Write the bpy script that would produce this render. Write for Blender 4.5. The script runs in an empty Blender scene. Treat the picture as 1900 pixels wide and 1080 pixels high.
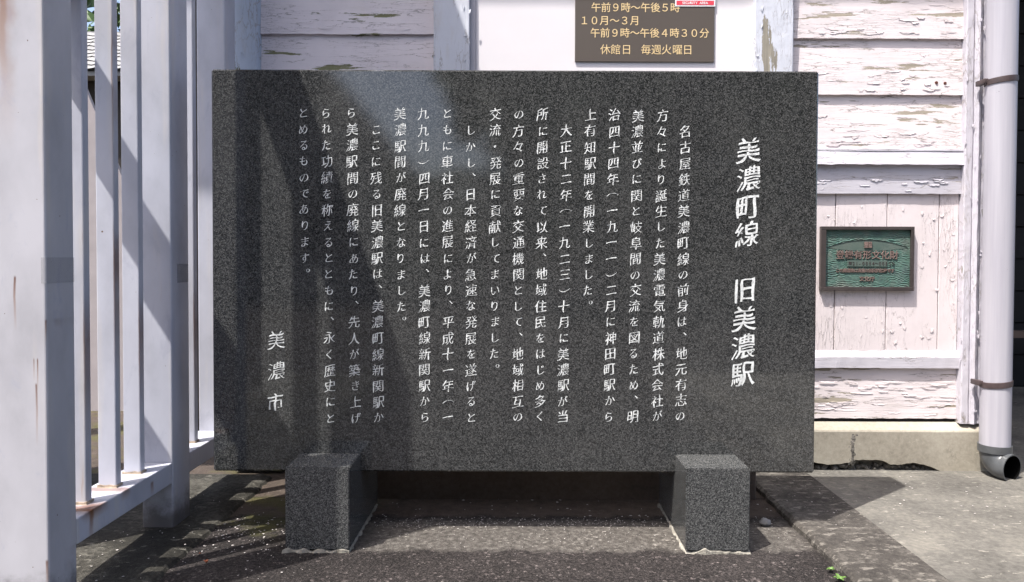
import bpy, bmesh, math, random
from mathutils import Vector, noise as mnoise
R = random.Random(7)
sc = bpy.context.scene
COL = sc.collection

# ------------------------------------------------------------------ camera, world, sun, exposure
F = 1400.0                      # focal length in photo pixels (1900 wide)
CZ = 0.826                      # camera height
D0 = 2.24                       # camera to the stone's front face
cam_d = bpy.data.cameras.new("camera"); cam = bpy.data.objects.new("camera", cam_d); COL.objects.link(cam)
cam_d.sensor_width = 36.0; cam_d.lens = 36.0 * F / 1900.0
cam_d.shift_x = -20 / 1900.0; cam_d.shift_y = -31 / 1900.0
cam_d.clip_start = 0.02; cam_d.clip_end = 500
cam.location = (0, -D0, CZ)
cam.rotation_euler = (math.radians(90 - 1.3), math.radians(-0.2), 0)
sc.camera = cam

KX, KY = 0.36, 0.30             # sun travel per metre of fall
w = bpy.data.worlds.new("World"); sc.world = w; w.use_nodes = True
wn = w.node_tree
sky = wn.nodes.new("ShaderNodeTexSky"); sky.sky_type = 'NISHITA'; sky.sun_disc = False
sky.sun_elevation = math.atan2(1, math.hypot(KX, KY)); sky.sun_rotation = math.atan2(-KX, -KY)
sky.dust_density = 4.0; sky.air_density = 0.8; sky.ozone_density = 0.6
bg = wn.nodes["Background"]; bg.inputs[1].default_value = 0.15
wn.links.new(sky.outputs[0], bg.inputs[0])
sd = bpy.data.lights.new("sun", 'SUN'); sun = bpy.data.objects.new("sun", sd); COL.objects.link(sun)
sd.energy = 3.7; sd.angle = math.radians(0.5); sd.color = (1.0, 0.955, 0.90)
sun.rotation_euler = Vector((KX, KY, -1)).to_track_quat('-Z', 'Y').to_euler()
sun.location = (-3, -3, 8)
sc.view_settings.view_transform = 'Standard'; sc.view_settings.look = 'None'
sc.view_settings.exposure = 1.2; sc.view_settings.gamma = 1.0

def XW(px): return (px - 970) * 0.00205      # photo column to metres on the station wall
def ZW(py): return CZ - (py - 475) * 0.00205

# ------------------------------------------------------------------ node helper
class NT:
    def __init__(s, name):
        s.m = bpy.data.materials.new(name); s.m.use_nodes = True
        s.t = s.m.node_tree; s.b = s.t.nodes["Principled BSDF"]
        s.pos = s.t.nodes.new("ShaderNodeNewGeometry").outputs["Position"]
    def put(s, sock, v):
        if isinstance(v, bpy.types.NodeSocket): s.t.links.new(v, sock)
        elif isinstance(v, (tuple, list)) and len(v) == 3 and sock.type == 'RGBA': sock.default_value = (*v, 1)
        else: sock.default_value = v
    def math(s, op, a, b=0.0, clamp=False):
        n = s.t.nodes.new("ShaderNodeMath"); n.operation = op; n.use_clamp = clamp
        s.put(n.inputs[0], a); s.put(n.inputs[1], b); return n.outputs[0]
    def scale(s, v, sx, sy, sz, off=(0, 0, 0)):
        n = s.t.nodes.new("ShaderNodeMapping"); s.put(n.inputs[0], v)
        n.inputs["Scale"].default_value = (sx, sy, sz); n.inputs["Location"].default_value = off; return n.outputs[0]
    def noise(s, v, sc_, detail=3, rough=0.55, dist=0.0, col=False):
        n = s.t.nodes.new("ShaderNodeTexNoise"); s.put(n.inputs["Vector"], v)
        n.inputs["Scale"].default_value = sc_; n.inputs["Detail"].default_value = detail
        n.inputs["Roughness"].default_value = rough; n.inputs["Distortion"].default_value = dist
        return n.outputs[1 if col else 0]
    def vor(s, v, sc_, feat='F1', out=0, rnd=1.0):
        n = s.t.nodes.new("ShaderNodeTexVoronoi"); n.feature = feat; s.put(n.inputs["Vector"], v)
        n.inputs["Scale"].default_value = sc_; n.inputs["Randomness"].default_value = rnd
        return n.outputs[out]
    def ramp(s, f, *stops, interp='LINEAR'):
        n = s.t.nodes.new("ShaderNodeValToRGB"); s.put(n.inputs[0], f); e = n.color_ramp.elements
        n.color_ramp.interpolation = interp
        while len(e) < len(stops): e.new(0.5)
        for el, (p, c) in zip(e, stops):
            el.position = p; el.color = (c, c, c, 1) if not isinstance(c, tuple) else (*c, 1)
        return n.outputs[0]
    def step(s, f, a, b): # smooth 0..1 between a and b
        n = s.t.nodes.new("ShaderNodeMapRange"); n.interpolation_type = 'SMOOTHSTEP'
        s.put(n.inputs[0], f); n.inputs[1].default_value = a; n.inputs[2].default_value = b; return n.outputs[0]
    def mix(s, f, a, b, mode='MIX'):
        n = s.t.nodes.new("ShaderNodeMix"); n.data_type = 'RGBA'; n.blend_type = mode
        s.put(n.inputs[0], f); s.put(n.inputs[6], a); s.put(n.inputs[7], b); return n.outputs[2]
    def addv(s, a, b, k):
        n = s.t.nodes.new("ShaderNodeVectorMath"); n.operation = 'MULTIPLY_ADD'
        s.put(n.inputs[0], b); n.inputs[1].default_value = (k, k, k); s.put(n.inputs[2], a); return n.outputs[0]
    def bump(s, h, strength=0.5, dist=0.002, normal=None):
        n = s.t.nodes.new("ShaderNodeBump"); n.inputs["Strength"].default_value = strength
        n.inputs["Distance"].default_value = dist; s.put(n.inputs["Height"], h)
        if normal is not None: s.put(n.inputs["Normal"], normal)
        return n.outputs[0]
    def xyz(s):
        n = s.t.nodes.new("ShaderNodeSeparateXYZ"); s.put(n.inputs[0], s.pos); return n.outputs
    def done(s, col, rough=0.6, normal=None, spec=0.5, metal=0.0, ior=1.45):
        s.put(s.b.inputs["Base Color"], col); s.put(s.b.inputs["Roughness"], rough)
        s.b.inputs["Specular IOR Level"].default_value = spec; s.b.inputs["Metallic"].default_value = metal
        s.b.inputs["IOR"].default_value = ior
        if normal is not None: s.put(s.b.inputs["Normal"], normal)
        return s.m

# ------------------------------------------------------------------ materials
def m_granite(name, rough, lift=1.0, spec=0.5, fr=330):
    t = NT(name)
    c1 = t.vor(t.pos, fr, out=1)
    bw = t.t.nodes.new("ShaderNodeSeparateColor"); t.put(bw.inputs[0], c1)
    c2 = t.vor(t.addv(t.pos, t.noise(t.pos, 300, col=True), 0.003), 620, out=1)
    bw2 = t.t.nodes.new("ShaderNodeSeparateColor"); t.put(bw2.inputs[0], c2)
    v = t.math('ADD', t.math('MULTIPLY', bw.outputs[0], 0.62), t.math('MULTIPLY', bw2.outputs[1], 0.38))
    k = lift
    col = t.ramp(v, (0.18, (0.012*k, 0.013*k, 0.0135*k)), (0.42, (0.033*k, 0.035*k, 0.0355*k)), (0.66, (0.062*k, 0.064*k, 0.064*k)),
                 (0.9, (0.122*k, 0.123*k, 0.121*k)))
    tint = t.noise(t.pos, 3.0, 4)
    col = t.mix(t.math('MULTIPLY', tint, 0.1), col, t.mix(1.0, col, (1.0, 0.90, 0.80), 'MULTIPLY'))
    dust = t.step(t.noise(t.scale(t.pos, 1.0, 1.0, 0.45, (3, 0, 1)), 5.0, 6, 0.7), 0.45, 0.75)
    col = t.mix(t.math('MULTIPLY', dust, 0.13), col, (0.16, 0.158, 0.15))
    n = t.bump(t.noise(t.pos, 700, 2), 0.05, 0.0004)
    return t.done(col, rough, n, spec, ior=1.58)
GRAN = m_granite("polished_granite", 0.025, 0.92, 0.72)
GRANR = m_granite("granite_block", 0.12, 1.42, 0.5, 440)

def m_steel(name, seed, streaks=(), axis='x', base=(0.45, 0.46, 0.52)):
    """painted steel; streaks: (x, z_top, width, length, strength) rust runs"""
    t = NT(name)
    blot = t.noise(t.scale(t.pos, 1, 1, 0.6, (seed, 0, 0)), 7, 5, 0.6)
    col = t.ramp(blot, (0.3, tuple(c * 0.84 for c in base)), (0.5, base), (0.7, tuple(min(1, c * 1.10) for c in base)))
    warm = t.step(t.noise(t.scale(t.pos, 9, 9, 0.7, (seed * 3, 1, 0)), 2.2, 3), 0.52, 0.75)
    col = t.mix(t.math('MULTIPLY', warm, 0.25), col, (0.72, 0.62, 0.45))
    scuff = t.step(t.noise(t.scale(t.pos, 1, 1, 0.45, (seed, 3, 0)), 11, 6, 0.72, 1.2), 0.56, 0.68)
    col = t.mix(t.math('MULTIPLY', scuff, 0.5), col, (0.36, 0.37, 0.44))
    # fine vertical rust runs
    run = t.math('MULTIPLY', t.step(t.noise(t.scale(t.pos, 60, 60, 2.2, (seed, 0, 4)), 1.0, 4, 0.7), 0.655, 0.74),
                 t.step(t.noise(t.pos, 3.5, 3), 0.50, 0.62))
    col = t.mix(t.math('MULTIPLY', run, 0.8), col, (0.33, 0.16, 0.06))
    spot = t.step(t.noise(t.pos, 90, 2), 0.765, 0.80)
    col = t.mix(spot, col, (0.10, 0.045, 0.02))
    X, Y, Z = t.xyz()
    H = X if axis == 'x' else Y
    for (sx, sz, sw, sl, st) in streaks:
        wob = t.math('MULTIPLY', t.math('SUBTRACT', t.noise(t.pos, 14, 3), 0.5), sw * 1.6)
        dx = t.math('ABSOLUTE', t.math('SUBTRACT', t.math('ADD', H, wob), sx))
        inx = t.math('SUBTRACT', 1.0, t.step(dx, sw * 0.2, sw))
        fade = t.math('SUBTRACT', 1.0, t.math('DIVIDE', t.math('SUBTRACT', sz, Z), sl), True)
        below = t.step(t.math('SUBTRACT', sz, Z), -0.004, 0.004 if sl < 0.2 else 0.15)
        f = t.math('MULTIPLY', t.math('MULTIPLY', inx, fade), t.math('MULTIPLY', below, st), True)
        rc = t.mix(fade, (0.34, 0.16, 0.055), (0.11, 0.035, 0.010))
        col = t.mix(f, col, rc)
    grime = t.math('ADD', Z, t.math('MULTIPLY', t.math('SUBTRACT', t.noise(t.pos, 18, 5, 0.7), 0.5), 0.16))
    col = t.mix(t.math('MULTIPLY', t.step(grime, 0.13, 0.03), 0.85), col, (0.07, 0.062, 0.055))
    n = t.bump(t.noise(t.scale(t.pos, 1, 1, 0.6), 22, 5), 0.12, 0.004)
    n = t.bump(spot, 0.3, -0.001, n)
    return t.done(col, 0.42, n, 0.45)

def m_wood(name, base, wood, axis, peel=0.60, crackw=0.05, fine=1.0, dirt=0.3, seed=0.0):
    """old flaking paint over boards, the grain along axis"""
    t = NT(name)
    al, ac = 1.0, (10.0 if axis == 'x' else 5.0)
    sx, sz = (al, ac) if axis == 'x' else (ac, al)
    p = t.scale(t.pos, sx, 1.0, sz, (seed, 0, seed * 1.7))
    wob = t.addv(p, t.noise(p, 9, 4, 0.75, col=True), 0.13)
    wob2 = t.addv(p, t.noise(p, 22, 3, 0.7, col=True), 0.06)
    e1 = t.vor(wob, 6.0, 'DISTANCE_TO_EDGE'); e2 = t.vor(wob2, 13, 'DISTANCE_TO_EDGE')
    zone = t.step(t.noise(t.pos, 4.5, 4, 0.6), 0.46, 0.68)
    cr1 = t.math('SUBTRACT', 1.0, t.step(e1, 0.004, crackw * 0.55))
    cr1 = t.math('MULTIPLY', cr1, t.math('MULTIPLY', t.step(t.noise(p, 3.5, 3), 0.46, 0.58), 1.0 if axis == 'x' else 0.6))
    cr2 = t.math('MULTIPLY', t.math('SUBTRACT', 1.0, t.step(e2, 0.01, crackw)), zone)
    grain = t.noise(t.scale(t.pos, *( (4, 4, 130) if axis == 'x' else (130, 4, 4))), 1.0, 4, 0.65, 0.4)
    pl = t.noise(wob, 2.6, 5, 0.62)
    X, Y, Z = t.xyz()
    pm = t.step(pl, peel, peel + 0.012)
    cr = t.math('MAXIMUM', cr1, t.math('MULTIPLY', cr2, 0.75))
    blot = t.noise(t.pos, 5, 5, 0.65)
    col = t.ramp(blot, (0.3, tuple(c * 0.90 for c in base)), (0.55, base), (0.8, tuple(min(0.93, c * 1.05) for c in base)))
    stain = t.step(t.noise(t.scale(t.pos, *((1.2, 1, 5) if axis == 'x' else (5, 1, 1.2))), 3.2, 5, 0.7), 0.52, 0.75)
    col = t.mix(t.math('MULTIPLY', stain, dirt), col, (0.52, 0.47, 0.42))
    wcol = t.ramp(grain, (0.3, tuple(c * 0.55 for c in wood)), (0.7, wood))
    col = t.mix(pm, col, wcol)
    col = t.mix(t.math('MULTIPLY', cr, t.math('SUBTRACT', 1.0, t.math('MULTIPLY', pm, 0.7))), col, (0.27, 0.24, 0.225))
    hgt = t.math('SUBTRACT', t.math('SUBTRACT', 1.0, t.math('MULTIPLY', pm, 0.9)), t.math('MULTIPLY', cr, 0.7))
    curl = t.math('MULTIPLY', t.math('SUBTRACT', 1.0, t.step(e2, 0.0, 0.16)), t.math('MULTIPLY', zone, 0.5))
    hgt = t.math('ADD', hgt, curl)
    n = t.bump(t.math('ADD', grain, t.noise(t.pos, 35, 4)), 0.30 * fine, 0.0025)
    n = t.bump(hgt, 0.6, 0.002, n)
    return t.done(col, 0.62, n, 0.35)

PINK = (0.70, 0.635, 0.64)
SIDING = m_wood("flaking_pink_paint", PINK, (0.40, 0.355, 0.285), 'x', 0.605, seed=1.3)
SIDING_L = m_wood("mossy_flaking_pink_paint", (0.74, 0.68, 0.70), (0.25, 0.25, 0.13), 'x', 0.625, 0.03, seed=3.7)
BOARDV = m_wood("cracked_pink_board_paint", PINK, (0.45, 0.38, 0.33), 'z', 0.72, 0.02, 0.5, 0.10, 5.1)
SILL = m_wood("cracked_white_trim_paint", (0.60, 0.58, 0.63), (0.35, 0.31, 0.26), 'x', 0.69, 0.03, 0.8, 0.2, 2.2)
FRIEZE = m_wood("grey_frieze_paint", (0.50, 0.485, 0.53), (0.36, 0.33, 0.30), 'x', 0.66, 0.05, 1.0, 0.3, 6.2)
MOULD = m_wood("flaking_moulding_paint", (0.52, 0.50, 0.55), (0.33, 0.30, 0.28), 'z', 0.63, 0.06, 1.6, 0.4, 8.8)
PILA = m_wood("weathered_blue_grey_paint", (0.60, 0.62, 0.68), (0.36, 0.33, 0.27), 'z', 0.65, 0.05, 1.2, 0.3, 4.4)
CORN = m_wood("weathered_corner_paint", (0.46, 0.52, 0.62), (0.20, 0.20, 0.14), 'z', 0.66, 0.05, 1.2, 0.3, 7.7)

def m_simple(name, col, rough=0.5, mott=0.12, sc_=8.0, bump=0.1, bd=0.002, bs=60, spec=0.5, metal=0.0):
    t = NT(name)
    c = t.ramp(t.noise(t.pos, sc_, 5, 0.6), (0.3, tuple(x * (1 - mott) for x in col)), (0.7, tuple(min(1, x * (1 + mott)) for x in col)))
    return t.done(c, rough, t.bump(t.noise(t.pos, bs, 4), bump, bd), spec, metal)
DOORP = m_simple("smooth_white_panel_paint", (0.76, 0.725, 0.735), 0.5, 0.02, 5, 0.08)
DOORG = m_simple("grey_panel_edge", (0.42, 0.41, 0.45), 0.6, 0.05)
SIGNB = m_simple("brown_sign_face", (0.105, 0.088, 0.075), 0.38, 0.05, 3, 0.02)
CREAM = m_simple("cream_lettering", (0.74, 0.56, 0.30), 0.5, 0.04)
WHITE = m_simple("white_vinyl", (0.82, 0.82, 0.83), 0.4, 0.02)
RED = m_simple("red_vinyl", (0.70, 0.07, 0.10), 0.4, 0.03)
LETTER = m_simple("white_engraved_paint", (0.66, 0.68, 0.67), 0.75, 0.28, 45, 0.8, 0.003, 220)
FRAMEB = m_simple("plaque_bronze_frame", (0.072, 0.060, 0.058), 0.45, 0.2, 20, 0.1, metal=0.3)
BRONZE = m_simple("plaque_bronze_relief", (0.24, 0.17, 0.15), 0.5, 0.25, 60, 0.2, metal=0.3)
CLAMP = m_simple("brown_clamp_metal", (0.065, 0.047, 0.047), 0.45, 0.25, 40, 0.1)
DARKPVC = m_simple("grey_pipe_fitting", (0.085, 0.09, 0.095), 0.28, 0.25, 14, 0.05)
DARKIN = m_simple("pipe_inside_black", (0.004, 0.004, 0.004), 0.9, spec=0.0)  # shade inside the elbow put into the colour
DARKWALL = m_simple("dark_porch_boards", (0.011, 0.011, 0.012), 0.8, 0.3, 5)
ROOFT = m_simple("grey_roof_tiles", (0.22, 0.22, 0.22), 0.6, 0.3, 9)
DARKWOOD = m_simple("dark_house_boards", (0.022, 0.018, 0.015), 0.8, 0.3)
PALES = m_simple("pale_sheet_paint", (0.34, 0.31, 0.32), 0.6, 0.1)
BARK = m_simple("bark", (0.08, 0.06, 0.045), 0.9, 0.3, 30, 0.6, 0.01)
GLASSD = m_simple("dark_window_glass", (0.02, 0.022, 0.025), 0.08)
CREAMW = m_simple("cream_house_plaster", (0.20, 0.18, 0.16), 0.8, 0.1)
EAVE = m_simple("brown_eave_boards", (0.14, 0.10, 0.08), 0.7, 0.2)
SOFF = m_simple("pale_soffit_paint", (0.62, 0.58, 0.57), 0.7, 0.06)
RUSTN = m_simple("rusted_nail_head", (0.10, 0.03, 0.02), 0.8, 0.3, 200)
STONE = m_simple("grey_stone", (0.25, 0.25, 0.25), 0.8, 0.25, 60, 0.5, 0.004, 90)
DRYLEAF = m_simple("dry_orange_leaf", (0.26, 0.07, 0.025), 0.7, 0.3, 80)
WEEDM = m_simple("weed_green", (0.085, 0.16, 0.035), 0.5, 0.25, 60)
RUBBLE = m_simple("dark_rubble", (0.13, 0.12, 0.105), 0.9, 0.45, 30, 0.8, 0.01, 60)
CHIP = m_simple("pale_paint_chips", (0.46, 0.43, 0.41), 0.8, 0.3, 60)
TAPE = m_simple("old_clear_tape", (0.34, 0.34, 0.36), 0.2, 0.3, 60, 0.6, 0.003, 70)
TAPE.node_tree.nodes["Principled BSDF"].inputs["Alpha"].default_value = 0.22

def m_leaf():
    t = NT("tree_leaves")
    c = t.ramp(t.noise(t.pos, 1.6, 4), (0.3, (0.018, 0.040, 0.012)), (0.7, (0.07, 0.13, 0.03)))
    return t.done(c, 0.5)
LEAF = m_leaf()

def m_pipe():
    t = NT("lavender_grey_downpipe_paint")
    c = t.ramp(t.noise(t.scale(t.pos, 30, 30, 1), 2, 4), (0.3, (0.36, 0.35, 0.395)), (0.7, (0.43, 0.42, 0.46)))
    s = t.step(t.noise(t.scale(t.pos, 40, 40, 110, (2, 0, 0)), 1, 3, 0.6), 0.735, 0.75)
    c = t.mix(s, c, (0.22, 0.21, 0.23))
    return t.done(c, 0.36, t.bump(t.noise(t.pos, 40, 3), 0.04, 0.002), 0.4)
PIPE = m_pipe()

def m_plaque():
    t = NT("plaque_green_patina")
    wav = t.addv(t.scale(t.pos, 0.35, 1, 1), t.noise(t.scale(t.pos, 1, 1, 1), 9, 3, col=True), 0.07)
    n_ = t.t.nodes.new("ShaderNodeTexWave"); n_.wave_type = 'BANDS'; n_.bands_direction = 'Z'
    t.put(n_.inputs["Vector"], wav); n_.inputs["Scale"].default_value = 52; n_.inputs["Distortion"].default_value = 3
    n_.inputs["Detail"].default_value = 2; n_.inputs["Detail Scale"].default_value = 1.5
    wv = n_.outputs[1]
    c = t.ramp(t.noise(t.pos, 16, 4), (0.3, (0.050, 0.085, 0.08)), (0.5, (0.075, 0.155, 0.125)), (0.72, (0.12, 0.14, 0.12)))
    c = t.mix(t.math('MULTIPLY', t.step(wv, 0.30, 0.08), 0.6), c, (0.03, 0.045, 0.045))
    return t.done(c, 0.5, t.bump(wv, 0.6, 0.003), 0.5)
PATINA = m_plaque()

def m_asphalt():
    t = NT("asphalt_ground")
    X, Y, Z = t.xyz()
    fine = t.vor(t.pos, 170, out=0); g = t.noise(t.pos, 150, 3, 0.8); big = t.noise(t.pos, 2.2, 5, 0.6)
    base = t.ramp(t.math('ADD', t.math('MULTIPLY', g, 0.75), t.math('MULTIPLY', big, 0.25)),
                  (0.41, (0.0062, 0.0052, 0.0047)), (0.5, (0.0291, 0.0244, 0.0234)), (0.64, (0.0650, 0.0562, 0.0536)))
    base = t.mix(t.step(t.noise(t.pos, 190, 1), 0.70, 0.76), base, (0.2400, 0.2240, 0.2080))
    gs = t.t.nodes.new("ShaderNodeSeparateColor"); t.put(gs.inputs[0], t.vor(t.pos, 120, out=1))
    base = t.mix(1.0, base, t.ramp(gs.outputs[0], (0.0, 0.45), (0.6, 0.95), (0.93, 1.25), (1.0, 3.2)), 'MULTIPLY')
    # pale mortar-washed band between the feet
    ed = t.math('MULTIPLY', t.math('SUBTRACT', t.noise(t.pos, 9, 5, 0.7), 0.5), 0.14)
    yy = t.math('ADD', Y, ed)
    band = t.math('MULTIPLY', t.step(yy, -0.155, -0.115), t.step(yy, 0.13, 0.09))
    band = t.math('MULTIPLY', band, t.math('MULTIPLY', t.step(X, -0.56, -0.40), t.step(X, 0.86, 0.80)))
    cem = t.ramp(t.noise(t.pos, 55, 5, 0.75), (0.36, (0.0429, 0.0383, 0.0343)), (0.52, (0.0990, 0.0904, 0.0805)), (0.66, (0.1848, 0.1716, 0.1551)))
    flk = t.step(t.noise(t.scale(t.pos, 0.6, 1, 1), 85, 4, 0.65), 0.60, 0.66)
    cem = t.mix(t.math('MULTIPLY', flk, t.step(t.noise(t.pos, 7, 4), 0.42, 0.60)), cem, (0.42, 0.39, 0.35))
    col = t.mix(t.math('MULTIPLY', band, 0.9), base, cem)
    # brown soil-stained strip towards the wall
    soil = t.step(yy, 0.12, 0.17)
    scol = t.ramp(t.noise(t.pos, 26, 5, 0.7), (0.3, (0.060, 0.046, 0.037)), (0.7, (0.125, 0.097, 0.078)))
    col = t.mix(t.math('MULTIPLY', soil, 0.85), col, scol)
    joint = t.math('MULTIPLY', t.math('SUBTRACT', 1.0, t.step(t.math('ABSOLUTE', t.math('SUBTRACT', Y, 0.33)), 0.003, 0.007)), t.step(X, 0.86, 0.84))
    col = t.mix(t.math('MULTIPLY', joint, 0.8), col, (0.012, 0.01, 0.008))
    moss = t.math('MULTIPLY', t.step(X, -0.40, -0.62), t.step(t.noise(t.pos, 6, 4), 0.45, 0.62))
    moss = t.math('MULTIPLY', moss, t.step(Y, -0.1, 0.05))
    col = t.mix(t.math('MULTIPLY', moss, 0.6), col, (0.085, 0.085, 0.022))
    n = t.bump(t.math('SUBTRACT', t.noise(t.pos, 260, 3, 0.7), t.math('MULTIPLY', fine, 0.5)), 0.9, 0.006)
    return t.done(col, 0.85, n, 0.3)
ASPH = m_asphalt()

def m_concrete(name, lo, mid, hi, seed=0.0, spots=0.6, streak=False, bd=0.002):
    t = NT(name)
    p = t.scale(t.pos, 1, 1, 1, (seed, seed, 0))
    a = t.noise(p, 3.0, 6, 0.65); b = t.noise(p, 60, 5, 0.75)
    col = t.ramp(t.math('ADD', t.math('MULTIPLY', a, 0.6), t.math('MULTIPLY', b, 0.4)), (0.36, lo), (0.5, mid), (0.64, hi))
    sp = t.step(t.noise(t.scale(p, 0.5, 1, 1), 42, 5, 0.7), spots, spots + 0.05)
    col = t.mix(t.math('MULTIPLY', sp, 0.65), col, tuple(min(0.8, c * 1.5) for c in hi))
    dk = t.step(t.noise(p, 12, 6, 0.75), 0.56, 0.70)
    col = t.mix(t.math('MULTIPLY', dk, 0.55), col, tuple(c * 0.55 for c in lo))
    n = t.bump(t.math('ADD', b, t.noise(p, 230, 3)), 0.6, bd)
    return t.done(col, 0.85, n, 0.3)
PAVE = m_concrete("stained_pavement_concrete", (0.0598, 0.0568, 0.0507), (0.1195, 0.1136, 0.1016), (0.1942, 0.1830, 0.1569), 0.0, 0.60)
KERB = m_concrete("weathered_kerb_concrete", (0.016, 0.0145, 0.0135), (0.052, 0.047, 0.042), (0.135, 0.125, 0.110), 4.0, 0.55, bd=0.004)
FOUND = m_concrete("tan_foundation_concrete", (0.215, 0.195, 0.158), (0.315, 0.288, 0.235), (0.40, 0.37, 0.305), 9.0, 0.66, bd=0.0008)
PLINTH = m_concrete("dark_mossy_concrete", (0.008, 0.0075, 0.006), (0.030, 0.028, 0.023), (0.105, 0.10, 0.085), 2.0, 0.60, bd=0.005)
SOILC = m_concrete("brown_stained_step", (0.075, 0.056, 0.044), (0.12, 0.09, 0.07), (0.16, 0.124, 0.10), 3.0, 0.70)
MORTAR = m_concrete("pale_mortar", (0.13, 0.12, 0.10), (0.26, 0.245, 0.21), (0.42, 0.40, 0.35), 6.0, 0.62, bd=0.004)

# ------------------------------------------------------------------ object helpers
def link(name, me, mat, parent=None, smooth=False):
    o = bpy.data.objects.new(name, me); COL.objects.link(o)
    if mat is not None: me.materials.append(mat)
    if smooth:
        for p in me.polygons: p.use_smooth = True
        me.set_sharp_from_angle(angle=math.radians(40))
    if parent is not None: o.parent = parent; o.matrix_parent_inverse = Vector((0, 0, 0)) and parent.matrix_world.inverted() if False else o.matrix_parent_inverse
    return o
def obj(name, bm, mat, parent=None, smooth=False):
    """bm is in world coordinates; a parent Empty sits at its own place, so shift the mesh into its space"""
    if parent is not None:
        off = world_of(parent); bmesh.ops.translate(bm, verts=bm.verts, vec=-off)
    bmesh.ops.recalc_face_normals(bm, faces=bm.faces)
    me = bpy.data.meshes.new(name); bm.to_mesh(me); bm.free()
    return link(name, me, mat, parent, smooth)
def world_of(o):
    v = Vector((0, 0, 0))
    while o is not None: v = v + o.location; o = o.parent
    return v
def tag(o, label=None, cat=None, group=None, kind=None):
    if label: o['label'] = label
    if cat: o['category'] = cat
    if group: o['group'] = group
    if kind: o['kind'] = kind
    return o
def thing(name, loc, label, cat, group=None):
    o = bpy.data.objects.new(name, None); COL.objects.link(o); o.location = loc; o.empty_display_size = 0.1
    return tag(o, label, cat, group)
def bx(bm, x0, x1, y0, y1, z0, z1, bev=0.0, seg=2):
    r = bmesh.ops.create_cube(bm, size=1.0)
    vs = r['verts']
    for v in vs:
        v.co = Vector(((x0 + x1) / 2 + v.co.x * (x1 - x0), (y0 + y1) / 2 + v.co.y * (y1 - y0), (z0 + z1) / 2 + v.co.z * (z1 - z0)))
    if bev > 0:
        es = list({e for v in vs for e in v.link_edges})
        bmesh.ops.bevel(bm, geom=es, offset=bev, segments=seg, profile=0.5, affect='EDGES')
def box(*a, **k):
    bm = bmesh.new(); bx(bm, *a, **k); return bm
def prism(bm, pts, axis, a, b):
    """pts: 2D polygon, extruded along axis from a to b ('x': pts are y,z; 'y': x,z; 'z': x,y)"""
    def mk(p, t): return {'x': (t, p[0], p[1]), 'y': (p[0], t, p[1]), 'z': (p[0], p[1], t)}[axis]
    v0 = [bm.verts.new(mk(p, a)) for p in pts]; v1 = [bm.verts.new(mk(p, b)) for p in pts]
    n = len(pts)
    for i in range(n): bm.faces.new((v0[i], v0[(i + 1) % n], v1[(i + 1) % n], v1[i]))
    bm.faces.new(v0[::-1]); bm.faces.new(v1)
def jit(x, y, z, s, k): return (mnoise.noise(Vector((x * s, y * s, z * s + k))))

def plank(bm, x0, x1, z0, z1, ytop, ybot, yback, k, rag=0.002, axis='x'):
    """one lapped board: front leans out to the bottom; its lower edge is a little ragged"""
    nx = max(6, int((x1 - x0) / 0.015)); nz = 4
    rows = []
    for j in range(nz + 1):
        f = j / nz; row = []
        for i in range(nx + 1):
            x = x0 + (x1 - x0) * i / nx; z = z1 + (z0 - z1) * f; y = ytop + (ybot - ytop) * f
            if j == nz: z += jit(x, 0, z, 28, k) * rag + jit(x, 0, z, 5, k) * rag
            y += jit(x, z, 0, 4, k) * 0.002
            row.append(bm.verts.new((x, y, z)))
        rows.append(row)
    back = [bm.verts.new((v.co.x, yback, v.co.z + 0.001)) for v in rows[-1]]
    rows.append(back)
    for a, b in zip(rows, rows[1:]):
        for i in range(nx): bm.faces.new((a[i], a[i + 1], b[i + 1], b[i]))
def flake(bm, x, z, y, lx, lz, lift, rot=0.0):
    """a curled paint flake standing off a board: jagged strip hinged at its top edge"""
    n = 7; top = []; bot = []
    for i in range(n):
        f = i / (n - 1); u = (f - 0.5) * lx
        hz = lz * (0.45 + 0.55 * R.random()) * (1 - (2 * f - 1) ** 4)
        c, s = math.cos(rot), math.sin(rot)
        tz = (R.random() - 0.5) * lz * 0.25
        top.append(bm.verts.new((x + u * c - tz * s, y - 0.0006, z + u * s + tz * c)))
        bot.append(bm.verts.new((x + u * c + hz * s, y - lift * (0.5 + 0.5 * R.random()), z + u * s - hz * c)))
    for i in range(n - 1):
        bm.faces.new((top[i], top[i + 1], bot[i + 1], bot[i]))
def cyl(bm, p0, p1, r0, r1=None, n=24, caps=True):
    r1 = r0 if r1 is None else r1
    p0, p1 = Vector(p0), Vector(p1); d = (p1 - p0).normalized()
    a = d.orthogonal().normalized(); b = d.cross(a)
    A = [bm.verts.new(p0 + (a * math.cos(t) + b * math.sin(t)) * r0) for t in [2 * math.pi * i / n for i in range(n)]]
    B = [bm.verts.new(p1 + (a * math.cos(t) + b * math.sin(t)) * r1) for t in [2 * math.pi * i / n for i in range(n)]]
    for i in range(n): bm.faces.new((A[i], A[(i + 1) % n], B[(i + 1) % n], B[i]))
    if caps: bm.faces.new(A[::-1]); bm.faces.new(B)
def tube(bm, pts, rads, n=24, endcap=False):
    rings = []
    up = Vector((1, 0, 0))
    for i, p in enumerate(pts):
        d = (Vector(pts[min(i + 1, len(pts) - 1)]) - Vector(pts[max(i - 1, 0)])).normalized()
        a = (up - d * up.dot(d)).normalized(); b = d.cross(a)
        rings.append([bm.verts.new(Vector(p) + (a * math.cos(2 * math.pi * k / n) + b * math.sin(2 * math.pi * k / n)) * rads[i]) for k in range(n)])
    for A, B in zip(rings, rings[1:]):
        for k in range(n): bm.faces.new((A[k], A[(k + 1) % n], B[(k + 1) % n], B[k]))
    if endcap: bm.faces.new(rings[-1])
    return rings

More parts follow.
